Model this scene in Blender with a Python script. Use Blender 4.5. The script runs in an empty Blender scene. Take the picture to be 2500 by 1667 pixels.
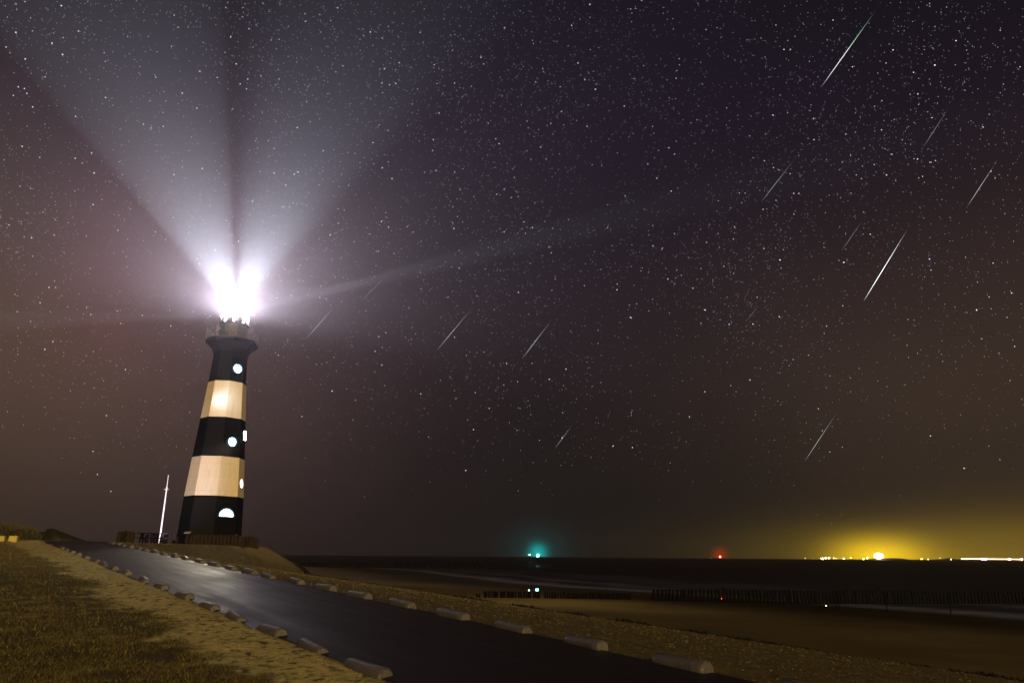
import bpy, bmesh, math, random
import numpy as np
from mathutils import Vector, Matrix
R = math.radians
random.seed(7); rng = np.random.default_rng(7)
sc = bpy.context.scene
col = sc.collection

# ------------------------------------------------------------------ camera
F = 1800.0; PW, PH = 2500.0, 1667.0; EYE = 7.0
PITCH = math.atan(520 / F); ROLL = R(.45)
cam = bpy.data.cameras.new('camera'); camo = bpy.data.objects.new('camera', cam); col.objects.link(camo)
cam.sensor_width = 36; cam.lens = 36 * F / PW; cam.clip_start = .1; cam.clip_end = 30000
camo.matrix_world = Matrix.Translation((0, 0, EYE)) @ Matrix.Rotation(R(90) + PITCH, 4, 'X') @ Matrix.Rotation(ROLL, 4, 'Z')
sc.camera = camo
sc.view_settings.view_transform = 'Standard'; sc.view_settings.look = 'None'
sc.view_settings.exposure = 0; sc.view_settings.gamma = 1
cy = sc.cycles
cy.use_denoising = True; cy.denoiser = 'OPENIMAGEDENOISE'
cy.max_bounces = 5; cy.diffuse_bounces = 2; cy.glossy_bounces = 2; cy.volume_bounces = 0
cy.transparent_max_bounces = 12
cy.sample_clamp_indirect = 2.0; cy.sample_clamp_direct = 0
cy.caustics_reflective = False; cy.caustics_refractive = False
cy.use_light_tree = True

def ray(px, py):
    x = (px - PW / 2) / F; y = -(py - PH / 2) / F
    c, s = math.cos(ROLL), math.sin(ROLL)
    x, y = c * x - s * y, s * x + c * y
    return np.array([x, math.cos(PITCH) - y * math.sin(PITCH), math.sin(PITCH) + y * math.cos(PITCH)])
def at(px, py, Z):
    return ray(px, py) * Z + np.array([0, 0, EYE])
def azel(px, py):
    d = ray(px, py); return math.atan2(d[0], d[1]), math.atan2(d[2], math.hypot(d[0], d[1]))

# ------------------------------------------------------------------ world: night sky with airglow, town glow and painted lamp halos
class NT:
    def __init__(s, tree): s.t = tree; s.n = tree.nodes; s.l = tree.links
    def node(s, typ, **kw):
        n = s.n.new(typ)
        for k, v in kw.items(): setattr(n, k, v)
        return n
    def put(s, sock, v):
        if isinstance(v, bpy.types.NodeSocket): s.l.new(v, sock)
        else: sock.default_value = v
    def math(s, op, a, b=None, c=None, clamp=False):
        n = s.node('ShaderNodeMath', operation=op); n.use_clamp = clamp
        s.put(n.inputs[0], a)
        if b is not None: s.put(n.inputs[1], b)
        if c is not None: s.put(n.inputs[2], c)
        return n.outputs[0]
    def vmath(s, op, a, b=None, scale=None):
        n = s.node('ShaderNodeVectorMath', operation=op)
        s.put(n.inputs[0], a)
        if b is not None: s.put(n.inputs[1], b)
        if scale is not None: s.put(n.inputs['Scale'], scale)
        return n.outputs[0]
    def noise(s, vec, scale, detail=3, rough=.5):
        n = s.node('ShaderNodeTexNoise'); s.put(n.inputs['Vector'], vec)
        n.inputs['Scale'].default_value = scale; n.inputs['Detail'].default_value = detail
        n.inputs['Roughness'].default_value = rough
        return n.outputs[0]
    def mix(s, fac, a, b, blend='MIX'):
        n = s.node('ShaderNodeMix', data_type='RGBA', blend_type=blend)
        s.put(n.inputs[0], fac); s.put(n.inputs[6], a); s.put(n.inputs[7], b)
        return n.outputs[2]
    def ramp(s, fac, stops, interp='LINEAR'):
        n = s.node('ShaderNodeValToRGB'); n.color_ramp.interpolation = interp
        e = n.color_ramp.elements
        while len(e) > 1: e.remove(e[-1])
        e[0].position = stops[0][0]; e[0].color = stops[0][1]
        for p, c in stops[1:]:
            q = e.new(p); q.color = c
        s.put(n.inputs[0], fac)
        return n.outputs[0]

world = bpy.data.worlds.new('World'); sc.world = world; world.use_nodes = True
w = NT(world.node_tree); w.n.clear()
tc = w.node('ShaderNodeTexCoord')
dirv = w.vmath('NORMALIZE', tc.outputs['Generated'])
sep = w.node('ShaderNodeSeparateXYZ'); w.l.new(dirv, sep.inputs[0])
AZ = w.math('ARCTAN2', sep.outputs[0], sep.outputs[1])
EL = w.math('ARCSINE', sep.outputs[2])
def glow(az0, saz, el0, sel, colr, power=1.0):
    d = w.math('SUBTRACT', AZ, az0)
    d = w.math('WRAP', d, math.pi, -math.pi)
    a = w.math('POWER', w.math('ABSOLUTE', w.math('DIVIDE', d, saz)), 2)
    b = w.math('POWER', w.math('ABSOLUTE', w.math('DIVIDE', w.math('SUBTRACT', EL, el0), sel)), 2)
    s_ = w.math('ADD', a, b)
    if power != 1.0: s_ = w.math('POWER', s_, power)
    g = w.math('EXPONENT', w.math('MULTIPLY', s_, -1))
    return w.vmath('SCALE', colr, scale=g)
def rgb(c):
    n = w.node('ShaderNodeCombineXYZ')
    for i in range(3): n.inputs[i].default_value = c[i]
    return n.outputs[0]
elr = w.math('MULTIPLY', w.math('ADD', EL, 0.05), 1 / 1.1, clamp=True)
base = w.ramp(elr, [(0, (.0095, .008, .0075, 1)), (.12, (.010, .008, .0078, 1)), (.35, (.0135, .0088, .0125, 1)),
                    (.55, (.0105, .0066, .0125, 1)), (.72, (.0060, .0046, .0072, 1)), (1, (.0042, .0036, .005, 1))])
AZL = azel(0, 860); AZR = azel(2500, 930); AZP = azel(2145, 1358); AZG = azel(1313, 1352)
parts = [base,
    glow(AZL[0] - .05, .40, AZL[1] + .01, .22, rgb((.066, .040, .020))),
    glow(azel(480, 820)[0], .30, azel(480, 820)[1], .26, rgb((.010, .004, .011))),
    glow(azel(300, 640)[0], .09, azel(300, 640)[1], .12, rgb((.030, .004, .006))),
    glow(AZR[0], .38, AZR[1], .20, rgb((.030, .018, .009))),
    glow(azel(1250, 150)[0], .5, azel(1250, 200)[1], .25, rgb((.001, .0005, .003))),
    glow(AZP[0], .045, .002, .018, rgb((1.35, .86, .0))),
    glow(AZP[0] + .06, .17, .0, .032, rgb((.23, .145, .002)), .9),
    glow(AZP[0] + .22, .16, .0, .05, rgb((.10, .06, .003)), .9),
    glow(azel(1758, 1358)[0], .008, .002, .007, rgb((.32, .012, .0))),  # red and green beacon halos painted into the sky colour
    glow(AZG[0], .035, .004, .026, rgb((.0, .04, .04))),
    glow(AZG[0], .010, .002, .010, rgb((.0, .55, .51)))]
acc = parts[0]
for p_ in parts[1:]: acc = w.vmath('ADD', acc, p_)
mot = w.noise(dirv, 3.0, 4, .55)
mot = w.math('MULTIPLY_ADD', mot, .5, .75)
acc = w.vmath('SCALE', acc, scale=mot)
sky = w.node('ShaderNodeTexSky', sky_type='NISHITA'); sky.sun_disc = False
sky.sun_elevation = R(-12); sky.sun_rotation = R(135)
acc = w.vmath('ADD', acc, w.vmath('SCALE', sky.outputs[0], scale=.02))
bg = w.node('ShaderNodeBackground'); w.l.new(acc, bg.inputs[0]); bg.inputs[1].default_value = 1.0
wo = w.node('ShaderNodeOutputWorld'); w.l.new(bg.outputs[0], wo.inputs[0])
world.cycles.sampling_method = 'NONE'

# ------------------------------------------------------------------ sodium glow from the promenade side (low, warm)
sun = bpy.data.lights.new('sun', 'SUN'); sun.energy = 3.3; sun.angle = R(38); sun.color = (1, .63, .24)
suno = bpy.data.objects.new('sun', sun); col.objects.link(suno)
SUNEL = R(9)
sd = Vector((.31 * math.cos(SUNEL), -.951 * math.cos(SUNEL), math.sin(SUNEL)))
suno.rotation_euler = (-sd).to_track_quat('-Z', 'Y').to_euler()

# ------------------------------------------------------------------ materials
def mat(name, colr=(.5, .5, .5), rough=.6, spec=.5, metal=0., emit=None, strength=0., noise=None, bump=None, attr=None, sample=True):
    m = bpy.data.materials.new(name); m.use_nodes = True
    t = NT(m.node_tree); b = t.n['Principled BSDF']
    b.inputs['Base Color'].default_value = (*colr, 1); b.inputs['Roughness'].default_value = rough
    b.inputs['Specular IOR Level'].default_value = spec; b.inputs['Metallic'].default_value = metal
    tcn = t.node('ShaderNodeTexCoord'); ov = tcn.outputs['Object']
    c = (*colr, 1)
    if attr:
        an = t.node('ShaderNodeAttribute', attribute_name=attr); c = an.outputs['Color']
    if noise:
        sc_, amt = noise[:2]
        f = t.noise(ov, sc_, 5, .6)
        f = t.math('MULTIPLY_ADD', f, 2 * amt, 1 - amt)
        v = t.vmath('SCALE', c if isinstance(c, bpy.types.NodeSocket) else colr, scale=f)
        c = v
    if isinstance(c, bpy.types.NodeSocket): t.l.new(c, b.inputs['Base Color'])
    if bump:
        bn = t.node('ShaderNodeBump'); bn.inputs['Strength'].default_value = bump[1]; bn.inputs['Distance'].default_value = bump[2]
        t.l.new(t.noise(ov, bump[0], 6, .65), bn.inputs['Height']); t.l.new(bn.outputs[0], b.inputs['Normal'])
    if emit:
        b.inputs['Emission Color'].default_value = (*emit, 1); b.inputs['Emission Strength'].default_value = strength
    if not sample: m.cycles.emission_sampling = 'NONE'
    return m
M = {}
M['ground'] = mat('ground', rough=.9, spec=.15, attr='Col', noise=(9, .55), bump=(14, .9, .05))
def ground_detail(m):
    t = NT(m.node_tree); b = t.n['Principled BSDF']; tcn = t.node('ShaderNodeTexCoord'); old = b.inputs['Base Color'].links[0].from_socket
    an = t.node('ShaderNodeAttribute', attribute_name='Col'); sp_ = t.node('ShaderNodeSeparateXYZ'); t.l.new(an.outputs['Color'], sp_.inputs[0])
    msk = t.math('MULTIPLY', t.math('SUBTRACT', sp_.outputs[0], .22), 5, clamp=True)
    f = t.noise(tcn.outputs['Object'], 5.5, 6, .68); f = t.math('MULTIPLY', t.math('SUBTRACT', f, .51), 9, clamp=True)
    g = t.noise(tcn.outputs['Object'], 26, 4, .7); g = t.math('MULTIPLY', t.math('SUBTRACT', g, .56), 10, clamp=True)
    k = t.math('MULTIPLY', t.math('MAXIMUM', f, t.math('MULTIPLY', g, .7)), t.math('MULTIPLY', msk, .82))
    t.l.new(t.vmath('SCALE', old, scale=t.math('SUBTRACT', 1, k)), b.inputs['Base Color'])
ground_detail(M['ground'])
M['asphalt'] = mat('asphalt', (.012, .012, .012), rough=.60, spec=.25, noise=(1.2, .35), bump=(60, .35, .006))
def asphalt_detail(m):
    t = NT(m.node_tree); b = t.n['Principled BSDF']; tcn = t.node('ShaderNodeTexCoord')
    def dot(v):
        n_ = t.node('ShaderNodeVectorMath', operation='DOT_PRODUCT'); t.l.new(tcn.outputs['Object'], n_.inputs[0]); n_.inputs[1].default_value = v; return n_.outputs['Value']
    mp = t.node('ShaderNodeCombineXYZ'); t.l.new(t.math('MULTIPLY', dot((-.5967, .8025, 0)), .14), mp.inputs[0]); t.l.new(t.math('MULTIPLY', dot((.8025, .5967, 0)), 1.8), mp.inputs[1])
    f1 = t.noise(mp.outputs[0], 1.3, 5, .6); f2 = t.noise(tcn.outputs['Object'], 90, 2, .6); f3 = t.noise(tcn.outputs['Object'], .45, 4, .6)
    ro = t.math('ADD', t.math('MULTIPLY', f1, .42), t.math('ADD', t.math('MULTIPLY', f2, .22), t.math('MULTIPLY', f3, .20)))
    t.l.new(t.math('ADD', ro, .10), b.inputs['Roughness'])
asphalt_detail(M['asphalt'])
M['block'] = mat('kerb_concrete', (.080, .083, .10), rough=.42, spec=.8, noise=(7, .45), bump=(16, .9, .025))
M['yellow'] = mat('painted_concrete', (.5, .45, .12), rough=.7, noise=(8, .3))
M['timber'] = mat('weathered_timber', (.024, .019, .014), rough=.85, spec=.2, noise=(5, .6), bump=(12, .8, .03))
M['pile'] = mat('wet_pile_timber', (.003, .003, .0025), rough=.8, spec=.1, noise=(3, .6), bump=(8, .8, .04))
M['black'] = mat('black_tower_paint', (.0022, .0025, .005), rough=.6, spec=.12, noise=(2, .3))
M['white'] = mat('white_tower_paint', (.80, .76, .66), rough=.5, spec=.3, noise=(1.1, .10))
M['steel'] = mat('galvanised_steel', (.15, .15, .16), rough=.5, metal=.3)
M['grey'] = mat('grey_paint', (.045, .055, .055), rough=.5)
M['halo_blue'] = mat('window_halo_frame', (.03, .22, .55), rough=.5)  # blue glow round the lit windows, put into the frame colour
M['pane'] = mat('lit_window', (.8, .8, .8), emit=(.80, .90, 1.0), strength=26, sample=False)
M['lens'] = mat('lens_glass', (.9, .9, .9), emit=(.88, .95, 1.0), strength=60, sample=False)
M['polepaint'] = mat('white_pole_paint', (.82, .80, .86), rough=.4)
M['foliage'] = mat('dune_grass', (.10, .09, .04), rough=.8, attr='Col')
M['wrack'] = mat('seaweed', (.010, .009, .007), rough=.6, spec=.3, noise=(6, .5))
M['puddle'] = mat('standing_water', (.01, .01, .01), rough=.0, spec=1.0)
M['farland'] = mat('far_dunes', (.02, .02, .015), rough=.9)
def paint_detail(m, stain):
    # plate joints, run-down rust and salt on the painted iron
    t = NT(m.node_tree); b = t.n['Principled BSDF']; tcn = t.node('ShaderNodeTexCoord'); old = b.inputs['Base Color'].links[0].from_socket
    sp_ = t.node('ShaderNodeSeparateXYZ'); t.l.new(tcn.outputs['Object'], sp_.inputs[0])
    fr_ = t.math('FRACT', t.math('DIVIDE', sp_.outputs[2], 1.19)); seam = t.math('LESS_THAN', fr_, .025)
    mp = t.node('ShaderNodeMapping'); mp.inputs['Scale'].default_value = (3.2, 3.2, .35); t.l.new(tcn.outputs['Object'], mp.inputs[0])
    st = t.math('MULTIPLY', t.math('SUBTRACT', t.noise(mp.outputs[0], 1.6, 6, .65), .52), 5, clamp=True)
    c1 = t.mix(t.math('MULTIPLY', st, stain), old, (.36, .22, .12, 1))
    c2 = t.mix(t.math('MULTIPLY', seam, .16), c1, (.10, .08, .06, 1))
    t.l.new(c2, b.inputs['Base Color'])
paint_detail(M['white'], .30)
def emis(name, c, s): return mat(name, (.2, .2, .2), emit=c, strength=s, sample=False)

# sea
def sea_mat():
    m = bpy.data.materials.new('sea_water'); m.use_nodes = True; t = NT(m.node_tree); b = t.n['Principled BSDF']
    an = t.node('ShaderNodeAttribute', attribute_name='Col')
    tcn = t.node('ShaderNodeTexCoord')
    mp = t.node('ShaderNodeMapping'); mp.inputs['Scale'].default_value = (.35, 1.0, 1); mp.inputs['Rotation'].default_value = (0, 0, R(-55))
    t.l.new(tcn.outputs['Object'], mp.inputs[0])
    f = t.math('MULTIPLY_ADD', t.noise(mp.outputs[0], .18, 5, .6), 1.6, .2)
    t.l.new(t.vmath('SCALE', an.outputs['Color'], scale=f), b.inputs['Base Color'])
    b.inputs['Roughness'].default_value = .62; b.inputs['Specular IOR Level'].default_value = .12
    bn = t.node('ShaderNodeBump'); bn.inputs['Strength'].default_value = .5; bn.inputs['Distance'].default_value = .25
    t.l.new(t.noise(mp.outputs[0], .5, 6, .6), bn.inputs['Height']); t.l.new(bn.outputs[0], b.inputs['Normal'])
    return m
M['sea'] = sea_mat()

# ------------------------------------------------------------------ object helpers
def link(name, me, m, parent=None, loc=None):
    o = bpy.data.objects.new(name, me); col.objects.link(o)
    if m is not None:
        for mm in (m if isinstance(m, (list, tuple)) else [m]): me.materials.append(mm)
    if parent is not None: o.parent = parent
    if loc is not None: o.location = loc
    return o
def tag(o, label=None, cat=None, group=None, kind=None):
    if label: o['label'] = label
    if cat: o['category'] = cat
    if group: o['group'] = group
    if kind: o['kind'] = kind
    return o
def thing(name, label, cat, loc, rz=0, group=None):
    o = bpy.data.objects.new(name, None); col.objects.link(o); o.empty_display_size = .3
    o.location = loc; o.rotation_euler = (0, 0, rz)
    return tag(o, label, cat, group)
def npmesh(name, V, Fq, colors=None, smooth=True):
    me = bpy.data.meshes.new(name); V = np.asarray(V, np.float32); Fq = np.asarray(Fq, np.int32)
    k = Fq.shape[1]
    me.vertices.add(len(V)); me.vertices.foreach_set('co', V.ravel())
    me.loops.add(Fq.size); me.loops.foreach_set('vertex_index', Fq.ravel())
    me.polygons.add(len(Fq)); me.polygons.foreach_set('loop_start', np.arange(0, Fq.size, k, dtype=np.int32))
    me.polygons.foreach_set('loop_total', np.full(len(Fq), k, np.int32))
    me.polygons.foreach_set('use_smooth', np.full(len(Fq), smooth))
    me.update(calc_edges=True)
    if colors is not None:
        a = me.color_attributes.new('Col', 'FLOAT_COLOR', 'POINT')
        c = np.ones((len(V), 4), np.float32); c[:, :3] = colors
        a.data.foreach_set('color', c.ravel())
    return me
def bmmesh(name, bm, smooth=False):
    me = bpy.data.meshes.new(name); bmesh.ops.recalc_face_normals(bm, faces=bm.faces); bm.to_mesh(me); bm.free()
    if smooth:
        me.polygons.foreach_set('use_smooth', [True] * len(me.polygons))
    return me
def box(bm, c, s, rot=None, bev=0):
    mt = Matrix.Translation(c) @ (rot.to_4x4() if rot else Matrix.Identity(4)) @ Matrix.Diagonal((*s, 1))
    r = bmesh.ops.create_cube(bm, size=1, matrix=mt)
    if bev:
        es = list({e for v in r['verts'] for e in v.link_edges})
        bmesh.ops.bevel(bm, geom=es, offset=bev, segments=1, affect='EDGES')
def tube(bm, p, q, r0, r1=None, seg=10):
    p = Vector(p); q = Vector(q); d = q - p; L = d.length
    mt = Matrix.Translation((p + q) / 2) @ d.to_track_quat('Z', 'Y').to_matrix().to_4x4()
    bmesh.ops.create_cone(bm, cap_ends=True, segments=seg, radius1=r0, radius2=r0 if r1 is None else r1, depth=L, matrix=mt)
def lathe(bm, prof, seg=16, phase=0., c=(0, 0, 0), cap=True):
    rings = []
    for r, z in prof:
        rings.append([bm.verts.new((c[0] + r * math.cos(phase + i * 2 * math.pi / seg), c[1] + r * math.sin(phase + i * 2 * math.pi / seg), c[2] + z)) for i in range(seg)])
    fs = []
    for k in range(len(rings) - 1):
        for i in range(seg):
            j = (i + 1) % seg
            fs.append(bm.faces.new((rings[k][i], rings[k][j], rings[k + 1][j], rings[k + 1][i])))
    if cap:
        bm.faces.new(rings[0][::-1]); bm.faces.new(rings[-1])
    return fs
def dup(root, loc, rz=None, label=None):
    r = root.copy(); col.objects.link(r); r.location = loc
    if rz is not None: r.rotation_euler = (0, 0, rz)
    if label: r['label'] = label
    for ch in root.children:
        c = ch.copy(); col.objects.link(c); c.parent = r
        for g in ch.children:
            d = g.copy(); col.objects.link(d); d.parent = c
    return r
ORD = ['first', 'second', 'third', 'fourth', 'fifth', 'sixth', 'seventh', 'eighth', 'ninth', 'tenth', 'eleventh', 'twelfth',
       'thirteenth', 'fourteenth', 'fifteenth', 'sixteenth', 'seventeenth', 'eighteenth', 'nineteenth', 'twentieth',
       'twenty-first', 'twenty-second', 'twenty-third', 'twenty-fourth', 'twenty-fifth', 'twenty-sixth', 'twenty-seventh',
       'twenty-eighth', 'twenty-ninth', 'thirtieth', 'thirty-first', 'thirty-second', 'thirty-third', 'thirty-fourth', 'thirty-fifth']

# ------------------------------------------------------------------ noise
def hash2(i, j, s):
    n = (i.astype(np.int64) * 374761393 + j.astype(np.int64) * 668265263 + s * 974711) & 0x7fffffff
    n = ((n ^ (n >> 13)) * 1274126177) & 0x7fffffff
    return ((n ^ (n >> 16)) & 0xffff) / 65535.0
def vnoise(x, y, s=0):
    xi = np.floor(x); yi = np.floor(y); fx = x - xi; fy = y - yi
    fx = fx * fx * (3 - 2 * fx); fy = fy * fy * (3 - 2 * fy)
    a = hash2(xi, yi, s); b = hash2(xi + 1, yi, s); c = hash2(xi, yi + 1, s); d = hash2(xi + 1, yi + 1, s)
    return (a * (1 - fx) + b * fx) * (1 - fy) + (c * (1 - fx) + d * fx) * fy
def fbm(x, y, s=0, o=4):
    v = 0; a = .5; t = 0
    for k in range(o):
        v = v + a * vnoise(x * 2 ** k, y * 2 ** k, s + k * 17); t += a; a *= .5
    return v / t
def sstep(e0, e1, x):
    t = np.clip((x - e0) / (e1 - e0), 0, 1); return t * t * (3 - 2 * t)

# ------------------------------------------------------------------ terrain (sea level z = 0)
DA = np.array([-.5967, .8025]); DB = np.array([.8025, .5967])
B_R, B_L = 8.35, 5.02
TB = at(509, 1333, 66)                      # tower foot
TX, TY, TZ = TB
def ab(x, y): return DA[0] * x + DA[1] * y, DB[0] * x + DB[1] * y
def xy(a, b): return DA[0] * a + DB[0] * b, DA[1] * a + DB[1] * b
SHY = [-400, -80, 10, 95, 145, 195, 340, 700, 1500]; SHX = [330, 160, 110, 60, 34, 0, -45, -250, -900]
def offshore(x, y): return (x - np.interp(y, SHY, SHX)) * .8     # + = at sea
def acap(a):
    ac = 54.0
    return ac - 2.5 * np.logaddexp(0, (ac - a) / 2.5 - 0.0) if False else np.where(a < ac - 6, a, ac - 6 + 6 * np.tanh((a - ac + 6) / 6))
def zroad_r(a): return 5.56 + .0428 * (acap(a) - 7.3)
def zroad_l(a): return 5.43 + .0480 * (acap(a) - 10.0)
def height(x, y, detail=True):
    a, b = ab(x, y); br = b - B_R; bl = b - B_L
    drop_end = -np.maximum(0, a - 60) * .03
    zr, zl = zroad_r(a), zroad_l(a)
    t = np.clip(-br / (B_R - B_L), 0, 1)
    road = zr * (1 - t) + zl * t
    # landward ground
    dl = np.maximum(0, -bl)
    land = zl + .012 * dl
    # seaward slope down to the shoulder, then to the beach
    zsh = 3.50 + (a - 10) * .0292
    s = np.clip(br / 18.2, 0, 1)
    slope = zr * (1 - s) + zsh * s - .06 * np.sin(math.pi * s)
    past = np.maximum(0, br - 18.2)
    slope = slope - .38 * past
    z = np.where(br > 0, slope, np.where(bl < 0, land, road)) + drop_end * np.where(br > 0, .3, 1)
    beach = np.clip(-offshore(x, y) * .0227, -3, 2.2)
    z = np.where(br > 5, np.maximum(z, beach), z)
    z = np.where(a > 110, np.maximum(np.minimum(z, 4.5), beach), z)
    # tower mound: capsule from the tower to the road end
    px_, py_ = xy(58, B_R - 1)
    vx, vy = px_ - TX, py_ - TY; L2 = vx * vx + vy * vy
    u = np.clip(((x - TX) * vx + (y - TY) * vy) / L2, 0, 1)
    r = np.hypot(x - TX - u * vx, y - TY - u * vy)
    mz = TZ - .55 * np.maximum(0, r - 4.9) + u * .02
    k = .25
    inside = (r < 14)
    z = np.where(inside, np.where(np.abs(z - mz) < k, np.maximum(z, mz) + (k - np.abs(z - mz)) ** 2 / (4 * k), np.maximum(z, mz)), z)
    z = np.where((r < 4.6) & (z < TZ + .25), np.minimum(z, TZ + .03), z)
    # dark dune left of the road end
    for (qx, qy, qz, hh, sx) in DUNES:
        z = z + hh * np.exp(-(((x - qx) ** 2 + (y - qy) ** 2) / sx ** 2))
    if detail:
        onroad = (br < .12) & (bl > -.12) & (a < 62)
        g = fbm(x * .9, y * .9, 3) - .5; f_ = fbm(x * 4.5, y * 4.5, 9, 3) - .5
        m = 1 - sstep(-.2, .25, -np.abs(br + 1.665) + 1.9)
        z = z + np.where(z > 1.9, (.09 * g + .07 * f_) * m, .02 * g)
        z = np.where(onroad, z - .035, z)
        # sand banked against the landward kerb
        z = z + .05 * np.exp(-((bl + .45) / .5) ** 2) * vnoise(a * .8, b, 31)
    return z
DUNES = []
q = at(-60, 1300, 72); DUNES.append((q[0], q[1], 0, 2.1, 9.0))
q = at(60, 1310, 70); DUNES.append((q[0], q[1], 0, .85, 6.5))
q = at(-420, 1290, 80); DUNES.append((q[0], q[1], 0, 3.0, 14.0))
def hz(x, y): return float(height(np.array([x], float), np.array([y], float))[0])
def hit(px, py, lo=4, hi=900):
    d = ray(px, py); t = lo
    while t < hi:
        P = d * t + [0, 0, EYE]
        if P[2] < max(hz(P[0], P[1]), 0): return P
        t += max(.05, t * .004)
    return d * hi + [0, 0, EYE]

def ground_color(x, y, z):
    a, b = ab(x, y); br = b - B_R; bl = b - B_L
    n1 = fbm(x * .7, y * .7, 40); n2 = fbm(x * 3.1, y * 3.1, 50, 3); n3 = fbm(x * .12, y * .12, 60)
    sand = np.array([.51, .485, .245]); grass = np.array([.066, .060, .027]); grav = np.array([.105, .094, .047])
    beach = np.array([.105, .09, .045]); dark = np.array([.012, .011, .008])
    C = np.empty((len(x), 3))
    wst = 1.35 + 1.3 * (n1 - .5) + 1.0 * (n2 - .5) + .012 * a
    st = sstep(.25, -.25, -bl - wst)
    pat = sstep(.56, .72, n2) * sstep(.5, .62, n1) * .5                      # thin sandy patches in the turf
    far = sstep(24, 44, a) * sstep(14, 4, -bl) * .42                        # brighter, sandier verge near the crest
    ws = np.clip(st + pat * (1 - st) + far * (1 - st), 0, 1)
    left = grass * (1 - ws[:, None]) + sand * ws[:, None]
    gr = grav * (0.75 + .5 * n2)[:, None]
    d_edge = 18.2 + .9 * (n1 - .5) - br
    wr = sstep(.75, .25, np.abs(d_edge)) * sstep(.3, .5, n2 + .15)
    wet = sstep(-38, -12, offshore(x, y))
    dry = 1 + 2.6 * np.exp(-((x - 4) / 16) ** 2 - ((y - 104) / 14) ** 2)  # pool of light on the beach, painted as a paler patch
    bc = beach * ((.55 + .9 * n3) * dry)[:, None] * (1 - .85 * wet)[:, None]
    k = sstep(.2, -.3, d_edge)[:, None]
    right = gr * (1 - k) + bc * k
    right = right * (1 - wr)[:, None] + dark * wr[:, None]
    rm = (br > -.05)[:, None]
    C = np.where(rm, right, left)
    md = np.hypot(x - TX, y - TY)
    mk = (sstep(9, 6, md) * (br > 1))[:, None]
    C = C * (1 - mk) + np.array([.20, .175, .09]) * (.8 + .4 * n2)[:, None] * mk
    dn = np.zeros(len(x))
    for (qx, qy, qz, hh, sx) in DUNES: dn = np.maximum(dn, np.exp(-(((x - qx) ** 2 + (y - qy) ** 2) / (sx * .9) ** 2)))
    dn = np.where(a > 58, sstep(.25, .6, dn), 0)[:, None]
    C = C * (1 - dn) + np.array([.03, .03, .012]) * dn
    return C

def polar(thetas, rs, fn_z, fn_c):
    T, RR = np.meshgrid(thetas, rs); x = (RR * np.sin(T)).ravel(); y = (RR * np.cos(T)).ravel()
    z = fn_z(x, y); nT, nR = len(thetas), len(rs)
    i = np.arange(nR - 1)[:, None] * nT + np.arange(nT - 1)[None, :]
    Fq = np.stack([i, i + 1, i + nT + 1, i + nT], -1).reshape(-1, 4)[:, ::-1]
    V = np.stack([x, y, z], -1)
    return V, Fq, fn_c(x, y, z)
th = np.concatenate([np.arange(-180, -48, 3), np.arange(-48, 44, .12), np.arange(44, 181, 3)]) * math.pi / 180
rs = np.concatenate([[0.05, .8, 1.6, 2.5, 3.5], 4.0 * 1.0125 ** np.arange(0, 400)]); rs = rs[rs < 560]
rs = np.concatenate([rs, [620, 700, 800, 1000, 1300, 1700, 2200, 2850]])
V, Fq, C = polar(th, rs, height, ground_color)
far = np.hypot(V[:, 0], V[:, 1]) > 560
V[far, 2] = np.where(offshore(V[far, 0], V[far, 1]) > -30, -3, np.minimum(V[far, 2], 3))
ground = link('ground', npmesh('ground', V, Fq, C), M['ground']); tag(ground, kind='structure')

# sea sheet
def sea_c(x, y, z):
    o = offshore(x, y); n = fbm(x * .05, y * .05, 91); n2 = fbm(x * .3, y * .3, 92, 3)
    wv = np.exp(-((o - 4 - 8 * (n - .5)) / 4.5) ** 2) * .55 + np.exp(-((o - 20 - 18 * (n - .5)) / 5.) ** 2) * .22 + np.exp(-((o - 40 - 30 * (n - .5)) / 9.) ** 2) * .09
    wv = wv * (.5 + n2)
    return np.array([.006, .0065, .007]) + wv[:, None] * np.array([.16, .17, .21])
rs2 = 20 * 1.02 ** np.arange(0, 252); rs2 = np.concatenate([rs2[rs2 < 2900], [2900]])
th2 = np.concatenate([np.arange(-180, -45, 3), np.arange(-45, 45, .5), np.arange(45, 181, 3)]) * math.pi / 180
V, Fq, C = polar(th2, rs2, lambda x, y: np.zeros_like(x), sea_c)
sea = link('sea_water', npmesh('sea_water', V, Fq, C), M['sea']); tag(sea, kind='structure')

# road
aa = np.concatenate([np.arange(-14, 40, .5), np.arange(40, 66, .4)]); nb = 12
V = []
for a_ in aa:
    for k in range(nb + 1):
        jit = (.22 * (vnoise(np.array([a_ * 1.1]), np.array([k * 9.]), 5)[0] - .5)) if k in (0, nb) else 0
        b_ = B_L - .02 + (B_R - B_L + .04) * k / nb + jit
        x_, y_ = xy(a_, b_); V.append((x_, y_, b_))
V = np.array(V); z0 = height(V[:, 0], V[:, 1], False)
crown = .03 * (1 - ((V[:, 2] - (B_L + B_R) / 2) / 1.7) ** 2)
V[:, 2] = z0 + .004 + crown
n = nb + 1
i = np.arange(len(aa) - 1)[:, None] * n + np.arange(nb)[None, :]
Fq = np.stack([i, i + 1, i + n + 1, i + n], -1).reshape(-1, 4)
road = link('road', npmesh('road', V, Fq), M['asphalt']); tag(road, kind='structure')

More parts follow.
